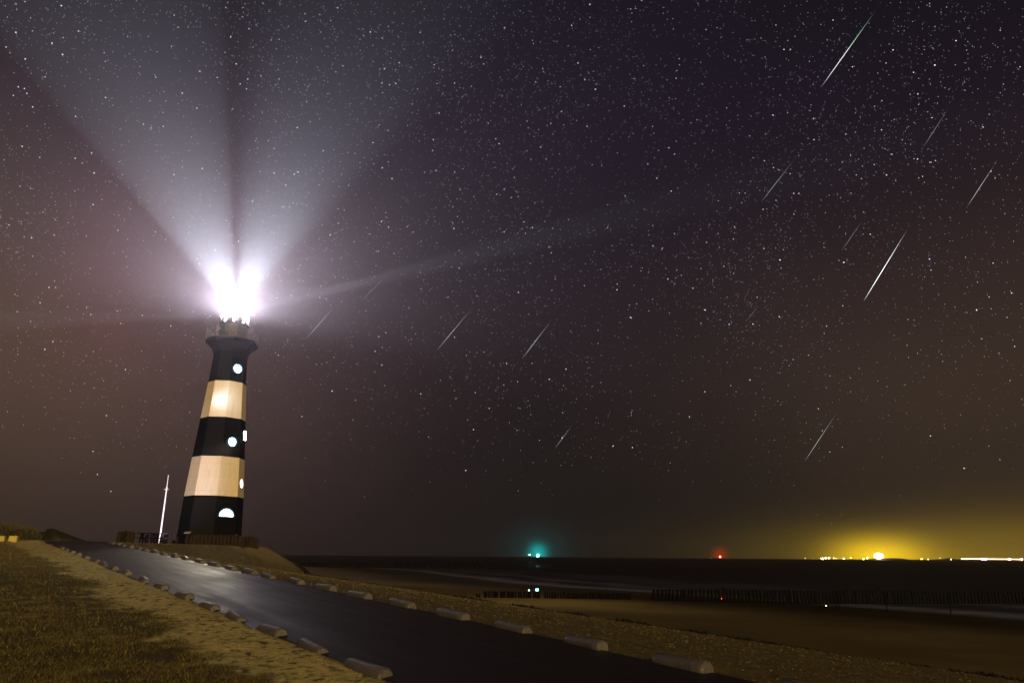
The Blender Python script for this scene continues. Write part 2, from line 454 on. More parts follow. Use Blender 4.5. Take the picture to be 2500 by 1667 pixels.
# ------------------------------------------------------------------ kerb blocks (half sunk concrete logs along both road edges)
def block_mesh(seed):
    rnd = random.Random(seed); bm = bmesh.new(); seg = 14; L = .98
    prof = [(-L / 2, .115), (-L / 2 + .03, .14), (-L / 4, .142), (0, .138), (L / 4, .142), (L / 2 - .03, .14), (L / 2, .115)]
    rings = []
    for x_, r_ in prof:
        r_ *= .93
        rings.append([bm.verts.new((x_, r_ * math.cos(t * 2 * math.pi / seg) * (1 + rnd.uniform(-.03, .03)), r_ * math.sin(t * 2 * math.pi / seg) * (1 + rnd.uniform(-.03, .03)))) for t in range(seg)])
    for k in range(len(rings) - 1):
        for t in range(seg):
            u = (t + 1) % seg; bm.faces.new((rings[k][t], rings[k][u], rings[k + 1][u], rings[k + 1][t]))
    bm.faces.new(rings[0]); bm.faces.new(rings[-1])
    me = bmmesh('kerb_block', bm, True)
    me.polygons.foreach_set('use_smooth', [len(p_.vertices) == 4 and abs(p_.normal.x) < .5 for p_ in me.polygons])
    me.materials.append(M['block']); return me
bms = [block_mesh(s) for s in range(4)]
RP = [(272,1323),(288,1325),(303,1329),(319,1331),(337,1335),(356,1339),(377,1342),(400,1347),(427,1352),(455,1357),(487,1362),(524,1369),(565,1377),(610,1385),(657,1395),(723,1406),(793,1421),(878,1438),(980,1459),(1102,1485),(1248,1517),(1428,1558),(1665,1612)]
LP = [(895,1630),(760,1570),(658,1522),(575,1484),(508,1453),(445,1431),(390,1414),(350,1401),(307,1389),(277,1381),(252,1372),(230,1364),(208,1357),(190,1350),(175,1345)]
def kerb_row(pts, K, b0, side, group, extra):
    al = []
    for (px, py) in pts:
        P = at(px, py, K / (px + 126)); a_, b_ = ab(P[0], P[1]); al.append(a_)
    al = sorted(al) ; al = [al[0] - 2 * k for k in range(extra, 0, -1)] + al
    al = [a_ for a_ in al if a_ < 53]
    for i_, a_ in enumerate(al):
        b_ = b0 + random.uniform(-.03, .03); x_, y_ = xy(a_, b_)
        sl = .0428 if side == 'sea' else .048
        z_ = (zroad_r(a_) if side == 'sea' else zroad_l(a_)) + .0 + random.uniform(-.012, .012)
        if side == 'sea': z_ += .01
        o = bpy.data.objects.new('kerb_block', bms[i_ % 4]); col.objects.link(o)
        o.location = (x_, y_, z_)
        o.rotation_euler = (random.uniform(-3, 3), 0, 0)
        yaw = math.atan2(DA[1], DA[0]) + random.uniform(-.09, .09)
        o.matrix_world = Matrix.Translation((x_, y_, z_)) @ Matrix.Rotation(yaw, 4, 'Z') @ Matrix.Rotation(-math.atan(sl), 4, 'Y') @ Matrix.Rotation(random.uniform(-.05, .05), 4, 'Y') @ Matrix.Rotation(random.uniform(-3, 3), 4, 'X') @ Matrix.Diagonal((random.uniform(.9, 1.05), random.uniform(.84, 1.0), random.uniform(.84, 1.0), 1))
        k_ = i_ - extra + (0 if side == 'sea' else 0)
        if side == 'sea':
            lab = f'pale round-topped concrete kerb block, {ORD[i_]} from the near end of the seaward row'
        else:
            lab = f'round-topped concrete kerb block in the sand, {ORD[i_]} from the near end of the landward row'
        tag(o, lab, 'kerb block', group)
kerb_row(RP, 17980, B_R, 'sea', 'kerb blocks along the seaward road edge', 1)
kerb_row(LP + [(162, 1340), (151, 1336)], 10430, B_L, 'land', 'kerb blocks along the landward road edge', 1)

# two pale blocks on the turf at the far left
for (px, py, sx, sy, sz, lab) in ((3, 1300, .55, .4, .30, 'low yellow concrete block on the turf, cut by the left edge of the photo'),
                                  (34, 1312, .45, .4, .30, 'small yellow concrete block on the turf, right of the one at the left edge')):
    P = at(px, py, 44); z_ = hz(P[0], P[1])
    bm = bmesh.new(); box(bm, (0, 0, sz / 2), (sx, sy, sz + .1), bev=.04)
    o = link('concrete_block', bmmesh('concrete_block', bm), M['yellow'], loc=(P[0], P[1], z_)); o.rotation_euler = (0, 0, .3)
    tag(o, lab, 'concrete block', 'concrete blocks on the turf')

# ------------------------------------------------------------------ lighthouse
cdir = Vector((-TX, -TY, 0)).normalized(); rdir = Vector((-cdir.y, cdir.x, 0))
if rdir.x < 0: rdir = -rdir
def nrm(deg): return cdir * math.cos(R(deg)) + rdir * math.sin(R(deg))
PROF = [(3.12, -.4), (3.05, 0), (2.86, .25), (2.76, .6), (2.70, 1.2), (2.55, 4.25), (2.28, 7.85), (2.00, 11.35), (1.705, 14.9), (1.53, 17.35),
        (1.60, 17.75), (1.78, 18.1), (2.12, 18.4), (2.32, 18.55), (2.38, 18.62), (2.38, 18.85), (2.30, 18.9)]
def Rz(z): return float(np.interp(z, [p[1] for p in PROF], [p[0] for p in PROF]))
lh = thing('lighthouse', 'octagonal black and white banded lighthouse with a glaring lantern', 'lighthouse', (TX, TY, TZ))
n0 = nrm(-17.5 + 22.5); ph0 = math.atan2(n0.y, n0.x)
bm = bmesh.new()
dense = []
for k in range(len(PROF) - 1):
    (r0, z0_), (r1, z1_) = PROF[k], PROF[k + 1]
    m_ = 3 if z1_ - z0_ > 2 else 1
    for j in range(m_): dense.append((r0 + (r1 - r0) * j / m_, z0_ + (z1_ - z0_) * j / m_))
dense.append(PROF[-1])
fs = lathe(bm, dense, 8, ph0)
for f_ in fs:
    zc = f_.calc_center_median().z
    f_.material_index = 1 if (4.25 < zc < 7.85 or 11.35 < zc < 14.9) else 0
link('tower_wall', bmmesh('tower_wall', bm), [M['black'], M['white']], lh)
# iron plate seams at the band edges
for z_ in (4.25, 7.85, 11.35, 14.9):
    bm = bmesh.new()
    lathe(bm, [(Rz(z_) + .02, z_ - .05), (Rz(z_) + .045, z_ - .03), (Rz(z_) + .04, z_ + .03), (Rz(z_) + .01, z_ + .05)], 8, ph0, cap=False)
    link('band_moulding', bmmesh('band_moulding', bm), M['black'], lh)
# gallery deck and railing
bm = bmesh.new(); lathe(bm, [(2.36, 18.90), (2.46, 18.92), (2.46, 19.0), (1.0, 19.02)], 8, ph0)
gal = link('gallery_deck', bmmesh('gallery_deck', bm), M['grey'], lh)
bm = bmesh.new(); rr = 2.38
def corner(i_, z_, r_=rr): return Vector((r_ * math.cos(ph0 + i_ * math.pi / 4), r_ * math.sin(ph0 + i_ * math.pi / 4), z_))
for i_ in range(8):
    p, q_ = corner(i_, 0), corner(i_ + 1, 0)
    up = Vector((0, 0, 1))
    tube(bm, p + up * 18.98, p + up * 20.15, .035, seg=6)
    for z_ in (19.08, 19.6, 20.13): tube(bm, p + up * z_, q_ + up * z_, .016, seg=5)
    for k in range(3):
        a_ = p.lerp(q_, k / 3); b_ = p.lerp(q_, (k + 1) / 3)
        tube(bm, b_ + up * 19.08, b_ + up * 20.13, .012, seg=4)
        tube(bm, a_ + up * 19.08, b_ + up * 20.13, .009, seg=4)
        tube(bm, a_ + up * 20.13, b_ + up * 19.08, .009, seg=4)
        mid = a_.lerp(b_, .5)
        tube(bm, a_ + up * 19.6, mid + up * 20.13, .007, seg=4); tube(bm, mid + up * 19.08, b_ + up * 19.6, .007, seg=4)
link('railing', bmmesh('railing', bm), M['steel'], lh)
# lantern: drum, glazing bars, dome, lens
bm = bmesh.new(); lathe(bm, [(1.28, 19.0), (1.25, 20.55), (1.38, 20.6), (1.38, 20.7), (1.0, 20.72)], 16, ph0)
lantern = link('lantern', bmmesh('lantern', bm), M['grey'], lh)
bm = bmesh.new()
for i_ in range(8):
    c_ = Vector((1.22 * math.cos(ph0 + i_ * math.pi / 4), 1.22 * math.sin(ph0 + i_ * math.pi / 4), 0))
    tube(bm, c_ + Vector((0, 0, 20.7)), c_ + Vector((0, 0, 23.3)), .012, seg=6)
link('glazing_bar', bmmesh('glazing_bar', bm), M['grey'], lantern)
bm = bmesh.new(); lathe(bm, [(1.24, 23.28), (1.26, 23.36), (1.1, 23.6), (.8, 23.9), (.4, 24.1), (.14, 24.16), (.12, 24.3), (.2, 24.4), (.2, 24.5), (.1, 24.6), (.03, 24.7), (.02, 25.3)], 24, 0)
link('dome', bmmesh('dome', bm, True), M['grey'], lantern)
bm = bmesh.new()
pr = []
for k in range(4): pr += [(.13, 21.62 + k * .1), (.10, 21.67 + k * .1)]
lathe(bm, pr, 24, 0); link('lens', bmmesh('lens', bm), M['lens'], lantern)
LAMPZ = TZ + 21.8
lamp = bpy.data.lights.new('lighthouse_lamp', 'POINT'); lamp.energy = 640000.0; lamp.shadow_soft_size = .5; lamp.color = (1, 1, 1)
lamp.use_nodes = True; t = NT(lamp.node_tree); em = t.n['Emission']
geo = t.node('ShaderNodeNewGeometry'); sp = t.node('ShaderNodeSeparateXYZ'); t.l.new(geo.outputs['Incoming'], sp.inputs[0])
az = t.math('ARCTAN2', sp.outputs[0], sp.outputs[1]); fr = t.math('FRACT', t.math('ADD', t.math('DIVIDE', az, 2 * math.pi), 1.0))
el = t.math('ARCSINE', sp.outputs[2])
def g1(v): return (v, v, v, 1)
cut = t.math('MULTIPLY_ADD', t.math('SMOOTH_MIN', 1, t.math('MAXIMUM', 0, t.math('MULTIPLY_ADD', el, 1 / R(12), 19 / 12)), .1), .997, .003)
tot = cut
t.l.new(tot, em.inputs['Strength']); em.inputs['Color'].default_value = (1, .85, .94, 1)
lo = bpy.data.objects.new('lighthouse_lamp', lamp); col.objects.link(lo); lo.location = (0, 0, 21.8); lo.parent = lh
# the rotating optic's beams, thrown level through the haze
BEAMS = [(167.7, 7.3, 2.9, 8.0e6, .15), (153.6, 7.9, 3.2, 7.0e6, .8), (122.8, 2.4, 1.9, 13.0e6, .7), (-84, 5.5, 3.0, 26.0e6, .5)]
for azb, hw, hv, e_, bl_ in BEAMS:
    l_ = bpy.data.lights.new('lighthouse_beam', 'SPOT'); l_.energy = e_ * .72; l_.color = (.86, .93, 1); l_.spot_size = 2 * R(hv); l_.spot_blend = bl_; l_.shadow_soft_size = .02
    o = bpy.data.objects.new('lighthouse_beam', l_); col.objects.link(o); o.parent = lh
    d_ = Vector((math.sin(R(azb)), math.cos(R(azb)), 0)); o.location = Vector((0, 0, 21.8)) + d_ * (1.36 if 140 < azb < 160 else .6)
    o.rotation_euler = d_.to_track_quat('-Z', 'Y').to_euler(); o.scale = (math.tan(R(hw)) / math.tan(R(hv)), 1, 1)

# windows
def wall_frame(deg, z):
    n_ = nrm(deg); ap = Rz(z) * math.cos(R(22.5)); up = Vector((0, 0, 1))
    lean = Vector((n_.x * (Rz(z + .5) - Rz(z - .5)) * .92, n_.y * (Rz(z + .5) - Rz(z - .5)) * .92, 1)).normalized()
    tx = lean.cross(n_).normalized(); nn = tx.cross(lean).normalized()
    if nn.dot(n_) < 0: nn = -nn
    return Vector((n_.x * ap, n_.y * ap, z)), tx, lean, nn
def shape_prism(bm, pts, o, tx, ty, nn, d0, d1):
    lo_ = [bm.verts.new(o + tx * p[0] + ty * p[1] + nn * d0) for p in pts]
    hi_ = [bm.verts.new(o + tx * p[0] + ty * p[1] + nn * d1) for p in pts]
    bm.faces.new(lo_); bm.faces.new(hi_[::-1]); m_ = len(pts)
    for i_ in range(m_): bm.faces.new((lo_[i_], lo_[(i_ + 1) % m_], hi_[(i_ + 1) % m_], hi_[i_]))
def ring_prism(bm, pin, pout, o, tx, ty, nn, d0, d1):
    m_ = len(pin); vs = []
    for pts in (pin, pout):
        for d_ in (d0, d1): vs.append([bm.verts.new(o + tx * p[0] + ty * p[1] + nn * d_) for p in pts])
    i0, i1, o0, o1 = vs
    for k in range(m_):
        j = (k + 1) % m_
        bm.faces.new((i1[k], i1[j], o1[j], o1[k])); bm.faces.new((o1[k], o1[j], o0[j], o0[k])); bm.faces.new((i0[k], i0[j], i1[j], i1[k]))
def window(deg, z, pts, label, frame=M['halo_blue'], proud=.02, rim=.12, depth=.15):
    o_, tx, ty, nn = wall_frame(deg, z)
    cx = sum(p[0] for p in pts) / len(pts); cy_ = sum(p[1] for p in pts) / len(pts)
    def grow(s_): 
        out = []
        for p in pts:
            L_ = math.hypot(p[0] - cx, p[1] - cy_); out.append((cx + (p[0] - cx) * (L_ + s_) / L_, cy_ + (p[1] - cy_) * (L_ + s_) / L_))
        return out
    bm = bmesh.new(); ring_prism(bm, grow(.005), grow(rim), o_, tx, ty, nn, -.02, depth)
    f_ = link('window', bmmesh('window', bm), frame, lh)
    if label: f_['label'] = label
    bm = bmesh.new(); shape_prism(bm, pts, o_, tx, ty, nn, 0, proud)
    link('pane', bmmesh('pane', bm), M['pane'], f_)
    return o_, nn
circ = lambda r_, k=20: [(r_ * math.cos(i_ * 2 * math.pi / k), r_ * math.sin(i_ * 2 * math.pi / k)) for i_ in range(k)]
window(27.5, 16.1, circ(.38), 'round lit window in the top black band')
o1, n1_ = window(-17.5, 12.95, circ(.36), 'glaring round lit window in the upper white band', frame=M['white'], depth=.02, rim=.05)
window(27.5, 9.15, circ(.37), 'round lit window in the middle black band')
window(72.5, 5.55, circ(.36), 'round lit window seen edge-on in the lower white band', frame=M['white'], depth=.05, proud=.03)
half = [(.66 * math.cos(a_), .66 * math.sin(a_)) for a_ in np.linspace(0, math.pi, 16)]
half = [(x_, y_ * .93 - .2) for x_, y_ in half]
window(27.5, 2.75, half, 'half-round lit window above the tower door')
# projecting bay with lit face, right side of middle black band
o_, tx, ty, nn = wall_frame(66, 9.9)
bm = bmesh.new(); shape_prism(bm, [(-.30, -.62), (.30, -.62), (.30, .5), (-.30, .5)], o_, tx, ty, nn, -.25, .26)
bay = link('window_bay', bmmesh('window_bay', bm), M['black'], lh)
bm = bmesh.new(); shape_prism(bm, [(-.24, -.40), (.24, -.40), (.24, .42), (-.24, .42)], o_, tx, ty, nn, .26, .29)
link('pane', bmmesh('pane', bm), M['pane'], bay)
# door
o_, tx, ty, nn = wall_frame(27.5, 1.05)
bm = bmesh.new(); shape_prism(bm, [(-.5, -1.0), (.5, -1.0), (.5, 1.1), (-.5, 1.1)], o_, tx, ty, nn, -.02, .06)
link('door', bmmesh('door', bm), M['black'], lh)
def point(name, loc, e, c, size, parent=None):
    l_ = bpy.data.lights.new(name, 'POINT'); l_.energy = e; l_.color = c; l_.shadow_soft_size = size
    o = bpy.data.objects.new(name, l_); col.objects.link(o); o.location = loc
    if parent is not None: o.parent = parent
    return o
point('window_lamp', o1 + n1_ * .36, 26, (.93, .95, 1), .1, lh); point('window_lamp', wall_frame(4, 13.2)[0] + nrm(4) * 1.7, 90, (.93, .95, 1), .3, lh)  # lamps added before the wall: window bloom, and fill whitening the band

for z_, e_, ta, tb, cone in ((9.15, 6500, 36, B_R - 1.7, 16),):
    o1_, _, _, nn_ = wall_frame(27.5 if z_ < 10 else -17.5, z_); src = o1_ + nn_ * .3
    tx_, ty_ = xy(ta, tb); tv = Vector((tx_, ty_, hz(tx_, ty_))) - (src + Vector(TB))
    l_ = bpy.data.lights.new('window_light', 'SPOT'); l_.energy = e_; l_.color = (1, .86, .62); l_.spot_size = R(cone); l_.spot_blend = 1; l_.shadow_soft_size = .36
    o = bpy.data.objects.new('window_light', l_); col.objects.link(o); o.parent = lh; o.location = src; o.rotation_euler = tv.to_track_quat('-Z', 'Y').to_euler()

# ------------------------------------------------------------------ flagpole, plus a spotlight added to brighten it
P = at(388, 1331, 58); pz = hz(P[0], P[1]); fp = thing('flagpole', 'slim white flagpole with a small crosstree, left of the lighthouse', 'flagpole', (P[0], P[1], pz))
bm = bmesh.new(); tube(bm, (0, 0, -.2), (0, 0, .9), .075, .075); tube(bm, (0, 0, .9), (0, 0, 4.35), .065, .05); tube(bm, (0, 0, 4.35), (0, 0, 5.35), .036, .02)
link('pole', bmmesh('pole', bm, False), M['polepaint'], fp)
bm = bmesh.new(); tube(bm, (-.17, -.05, 4.30), (.17, .05, 4.30), .02); tube(bm, (0, 0, 4.18), (0, 0, 4.48), .062)
link('crosstree', bmmesh('crosstree', bm), M['polepaint'], fp)
bm = bmesh.new(); bmesh.ops.create_uvsphere(bm, u_segments=10, v_segments=8, radius=.05, matrix=Matrix.Translation((0, 0, 5.38)))
link('finial', bmmesh('finial', bm, True), M['polepaint'], fp)
# spotlight added to whiten the pole
P2 = Vector((P[0] + 3.4, P[1] - 5.2, 0)); P2.z = hz(P2.x, P2.y)
gl = thing('added_pole_spotlight', 'small added spotlight shining up the flagpole', 'spotlight', P2)
bm = bmesh.new(); tube(bm, (0, 0, -.05), (0, 0, .12), .05); tube(bm, (0, 0, .1), (-.03, .12, .22), .07, .09); link('housing', bmmesh('housing', bm), M['black'], gl)
bm = bmesh.new(); tube(bm, (-.031, .125, .222), (-.034, .135, .232), .075); link('lamp_glass', bmmesh('lamp_glass', bm), emis('spot_glass', (.3, 1, .85), 6), gl)
sl = bpy.data.lights.new('spot_beam', 'SPOT'); sl.energy = 3200; sl.color = (.86, .78, 1); sl.spot_size = R(56); sl.spot_blend = .6; sl.shadow_soft_size = .04
so = bpy.data.objects.new('spot_beam', sl); col.objects.link(so); so.parent = gl; so.location = (-.04, .16, .27)
tgt = Vector((P[0], P[1], pz + 2.9)) - (P2 + Vector((-.04, .16, .27)))
so.rotation_euler = tgt.to_track_quat('-Z', 'Y').to_euler()

# ------------------------------------------------------------------ picnic table
def plank(bm, p, q_, wd, tk, side):
    p = Vector(p); q_ = Vector(q_); d = (q_ - p); L_ = d.length; x_ = d.normalized(); y_ = Vector(side).normalized(); z_ = x_.cross(y_).normalized()
    rot = Matrix((x_, y_, z_)).transposed(); box(bm, (p + q_) / 2, (L_, wd, tk), rot)
P = at(368, 1332, 54); z_ = hz(P[0], P[1])
pt = thing('picnic_table', 'dark timber picnic table with attached benches beside the flagpole', 'picnic table', (P[0], P[1], z_), math.atan2(rdir.y, rdir.x) - R(6))
M['table'] = mat('dark_stained_timber', (.004, .0035, .003), rough=.9, spec=.05)
bm = bmesh.new()
for k in range(5): box(bm, (0, -.32 + k * .16, .76), (1.95, .145, .045))
link('table_top', bmmesh('table_top', bm), M['table'], pt)
for s_ in (-1, 1):
    bm = bmesh.new()
    for k in range(2): box(bm, (0, s_ * (.66 + k * .15), .44), (1.95, .14, .045))
    link('bench', bmmesh('bench', bm), M['table'], pt)
    bm = bmesh.new(); x_ = s_ * .68
    plank(bm, (x_, -.28, .735), (x_, -.62, 0), .1, .05, (1, 0, 0)); plank(bm, (x_, .28, .735), (x_, .62, 0), .1, .05, (1, 0, 0))
    box(bm, (x_ + .05, 0, .40), (.05, 1.6, .1)); box(bm, (x_ + .05, 0, .70), (.05, .75, .08))
    link('leg_frame', bmmesh('leg_frame', bm), M['table'], pt)

# ------------------------------------------------------------------ palisade posts round the tower
def post_mesh(seed, h_, r_, m, name='timber_post', seg=9):
    rnd = random.Random(seed); bm = bmesh.new(); rings = []; prev = None
    for k, z_ in enumerate((-.35, 0, h_ * .5, h_ * .95, h_)):
        sc_ = .82 if k == 4 else 1
        ox, oy = rnd.uniform(-.02, .02) * k, rnd.uniform(-.02, .02) * k
        ring = [bm.verts.new((ox + sc_ * r_ * (1 + rnd.uniform(-.1, .1)) * math.cos(t_ * 2 * math.pi / seg), oy + sc_ * r_ * (1 + rnd.uniform(-.1, .1)) * math.sin(t_ * 2 * math.pi / seg), z_ + (rnd.uniform(-.03, .03) if k > 2 else 0))) for t_ in range(seg)]
        if prev:
            for t_ in range(seg): bm.faces.new((prev[t_], prev[(t_ + 1) % seg], ring[(t_ + 1) % seg], ring[t_]))
        else: bm.faces.new(ring[::-1])
        prev = ring
    bm.faces.new(prev)
    me = bmmesh(name, bm); me.materials.append(m); return me
pm = [post_mesh(s, 1.0, .15, M['timber']) for s in range(6)]
def posts(pxs, Z0, Z1, h0, h1, base_y, where, group, meshes=None):
    for i_, px in enumerate(pxs):
        f_ = i_ / max(1, len(pxs) - 1); Z = Z0 + (Z1 - Z0) * f_ + random.uniform(-.15, .15)
        P = at(px, base_y, Z); zz = hz(P[0], P[1])
        o = bpy.data.objects.new('timber_post', (meshes or pm)[(i_ * 5 + 1) % 6]); col.objects.link(o); o.location = (P[0], P[1], zz)
        o.rotation_euler = (random.uniform(-.05, .05), random.uniform(-.05, .05), random.uniform(0, 6))
        s_ = random.uniform(.85, 1.12); o.scale = (s_, s_, .86 * random.uniform(h0, h1))
        tag(o, f'short weathered timber post, {ORD[i_]} from the left of those {where}', 'post', group)
posts([455, 464.5, 474, 483, 492.5, 502, 511, 520, 529.5, 539, 548, 557, 566, 575, 584, 592], 60.6, 61.6, .93, 1.05, 1334, 'in front of the lighthouse', 'palisade posts before the lighthouse')
posts([599.5, 606.5, 613, 619, 625], 62.6, 64.0, .95, 1.02, 1334, 'right of the lighthouse', 'palisade posts right of the lighthouse')
posts([289, 296.5, 303, 312, 318], 51, 52, .85, 1.05, 1325, 'left of the picnic table', 'palisade posts left of the picnic table')
posts([356, 369, 376, 382, 395, 404], 58.5, 59.5, .92, 1.05, 1332, 'behind the picnic table', 'palisade posts behind the picnic table', [post_mesh(s, 1.0, .15, M['pile']) for s in range(40, 46)])  # blacker timber colour stands in for shade, against the flagpole spotlight's spill
posts([422, 428], 60, 60.5, .8, 1.15, 1333, 'between the flagpole and the lighthouse', 'palisade posts between flagpole and lighthouse')
# small tilted board on the leftmost posts
P = at(457, 1308, 60.2)
ib = thing('information_board', 'small tilted board on a post at the left of the palisade', 'board', (P[0], P[1], hz(P[0], P[1])))
bm = bmesh.new(); tube(bm, (0, 0, -.2), (0, 0, .95), .04); link('post', bmmesh('post', bm), M['timber'], ib)
bm = bmesh.new(); box(bm, (0, 0, 1.0), (.5, .34, .03), Matrix.Rotation(R(22), 3, 'X')); link('panel', bmmesh('panel', bm), mat('board_face', (.25, .23, .18), rough=.5), ib)

# ------------------------------------------------------------------ groynes: rows of timber piles
pl = [post_mesh(20 + s, 1.0, .16, M['pile'], 'groyne_pile', 7) for s in range(6)]
def pile(x_, y_, h_, wd, label, group, zb=None):
    o = bpy.data.objects.new('groyne_pile', pl[random.randrange(6)]); col.objects.link(o)
    z_ = hz(x_, y_) if zb is None else zb
    o.location = (x_, y_, z_); o.scale = (wd, wd, h_); o.rotation_euler = (random.uniform(-.03, .03), random.uniform(-.03, .03), random.uniform(0, 6))
    tag(o, label, 'pile', group)
SHORT = [1165, 1171, 1183, 1188, 1193, 1199, 1204, 1209, 1214, 1222, 1227, 1232, 1239, 1243.5, 1249, 1253, 1259, 1266, 1272, 1279, 1285, 1290, 1294, 1303, 1308, 1313, 1317, 1331, 1336, 1342, 1347.5, 1353, 1357, 1363, 1369, 1374, 1380, 1386,
         1391, 1398, 1402, 1406, 1410, 1415, 1420, 1424, 1429, 1433, 1439, 1443, 1448, 1453, 1458, 1463, 1467, 1471, 1475, 1480, 1484, 1489, 1494, 1498, 1504, 1508, 1512, 1516, 1521, 1526, 1531, 1535, 1540]
PA = hit(1165, 1458); PB = hit(1543, 1463)
SZ = []
for px in SHORT:
    f_ = (px - 1165) / 378.; P = PA * (1 - f_) + PB * f_
    d_ = ray(px, 1460); k_ = np.hypot(P[0], P[1]) / np.hypot(d_[0], d_[1]); x_, y_ = d_[0] * k_, d_[1] * k_
    pile(x_, y_, random.uniform(.82, .92) * (1.0 if px > 1180 else .6), random.uniform(.75, 1.1), 'black timber pile in the short gappy row on the lit beach', 'piles of the short groyne on the beach')
PC = hit(1598, 1466); PD = np.array([96., 128., 0])
nL = 124
for k in range(nL):
    f_ = k / (nL - 1); x_ = PC[0] + (PD[0] - PC[0]) * f_; y_ = PC[1] + (PD[1] - PC[1]) * f_
    zb = max(hz(x_, y_), -.6); top = 2.15 - .35 * f_
    if k in (18, 52, 60, 86): top += .35
    pile(x_, y_, max(.5, top - zb), random.uniform(1.3, 1.75), 'tall black timber pile in the long tight row running into the sea', 'piles of the long groyne')
for k in range(8):     # outliers standing in front of the long row
    px = [1882, 1905, 1912, 2000, 2038, 2046, 2163, 2316][k]; P = hit(px, [1470, 1470, 1470, 1485, 1484, 1484, 1462, 1440][k] if k < 6 else 1460)
    d_ = ray(px, 1460); k2 = np.hypot(PC[0], PC[1]) * (.97 + .02 * k / 8) / np.hypot(d_[0], d_[1]); x_, y_ = d_[0] * k2, d_[1] * k2
    pile(x_, y_, 2.3, .45, 'slender timber stake standing just in front of the long groyne', 'stakes before the long groyne')
# far groyne
E0 = at(1215, 1393, 388); E1 = at(640, 1397, 372)
for k in range(86):
    f_ = k / 85; x_ = E0[0] + (E1[0] - E0[0]) * f_; y_ = E0[1] + (E1[1] - E0[1]) * f_
    if k in (0, 4): lab, hh, ww = ('tall black marker post at the seaward end of the far groyne' if k == 0 else 'tall black marker post just inland of the far groyne end'), 4.2, 1.2
    else: lab, hh, ww = 'black timber pile in the distant groyne left of the green lights', 1.75 + .9 * f_, 4.4
    pile(x_, y_, hh + .6, ww, lab, 'piles of the far groyne' if k not in (0, 4) else 'marker posts of the far groyne', zb=-.6)

# ------------------------------------------------------------------ beacons at sea
def lit(name, label, cat, px, py, Z, r_, c, strength, pw, body='post', group=None):
    P = at(px, py, Z); o = thing(name, label, cat, (P[0], P[1], 0), 0, group); h_ = P[2]
    bm = bmesh.new()
    for k in range(3):
        a_ = k * 2 * math.pi / 3; tube(bm, (1.3 * math.cos(a_), 1.3 * math.sin(a_), -2), (.35 * math.cos(a_), .35 * math.sin(a_), h_ - r_ - .3), .13, seg=6)
    tube(bm, (0, 0, h_ - r_ - .35), (0, 0, h_ - r_ - .1), .8, seg=10); tube(bm, (0, 0, -2), (0, 0, 1.2), 1.2, 1.0, seg=12)
    link('frame', bmmesh('frame', bm), M['pile'], o)
    bm = bmesh.new(); bmesh.ops.create_uvsphere(bm, u_segments=14, v_segments=10, radius=r_, matrix=Matrix.Translation((0, 0, h_)))
    link('lamp', bmmesh('lamp', bm, True), emis(name + '_lamp', c, strength), o)
    if pw: point(name + '_light', (0, 0, h_), pw, c, r_ * 1.1, o)
    return P
GREEN = lit('light_beacon', 'bright green-cyan lit beacon on the horizon, right of its pale twin', 'beacon', 1313, 1355.5, 500, .85, (.12, 1, .95), 60, 0, group='green beacons')
GREEN2 = lit('light_beacon', 'small pale green beacon light left of the bright green one', 'beacon', 1293, 1353.5, 500, .38, (.5, 1, .85), 16, 0, group='green beacons')
RED = lit('light_beacon', 'red beacon light low on the horizon', 'beacon', 1758, 1358.5, 640, .85, (1, .05, .03), 26, 0)
# ------------------------------------------------------------------ far shore with its lamps
ZS = 2300
nx = 150; V = []; 
for j in range(5):
    for i_ in range(nx):
        px = 2012 + (2720 - 2012) * i_ / (nx - 1); P = at(px, 1363, ZS + (j - 2) * 45)
        n_ = fbm(np.array([i_ * .11]), np.array([3.]), 5, 4)[0]
        e = max(0., (n_ - .28)) * 15 * (1 if px < 2350 else .45) * min(1, i_ / 22 + .1)
        V.append((P[0], P[1], [-1, .4, 1, .5, -1][j] * (e + .8)))
i = np.arange(4)[:, None] * nx + np.arange(nx - 1)[None, :]
o = link('far_shore', npmesh('far_shore', np.array(V), np.stack([i, i + 1, i + nx + 1, i + nx], -1).reshape(-1, 4)), M['farland']); tag(o, kind='structure')
def mast(name, label, cat, px, py, c, strength, r_, group, Z=ZS - 100):
    P = at(px, py, Z); o = thing(name, label, cat, (P[0], P[1], 0), 0, group); h_ = max(P[2], r_ + .6)
    bm = bmesh.new(); tube(bm, (0, 0, -1), (0, 0, h_ - r_), .35, .2, seg=6); link('pole', bmmesh('pole', bm), M['farland'], o)
    bm = bmesh.new(); bmesh.ops.create_uvsphere(bm, u_segments=8, v_segments=6, radius=r_, matrix=Matrix.Translation((0, 0, h_)))
    link('lamp', bmmesh('lamp', bm), emis(cat + '_glow', c, strength), o); return o
m0 = None
k_ = 0; px = 2348.
while px < 2500:
    c = (1, .72, .35); r_ = 1.25; s_ = 16
    if abs(px - 2402) < 7: c = (1, .6, .95); r_ = 2.3; s_ = 40
    elif abs(px - 2464) < 4: c = (.9, .95, 1); r_ = 2.8; s_ = 50
    elif px > 2490: c = (1, .35, .3); r_ = 2.6; s_ = 30
    f_ = (px - 2348) / 152
    mast('shore_lamp', f'tiny far-shore lamp, {ORD[k_]} from the left in the long lit string', 'lamp', px, 1363.2 + 1.6 * f_, c, s_, r_, 'string of lamps on the far shore')
    px += 4.1 + 2.2 * f_ ; k_ += 1
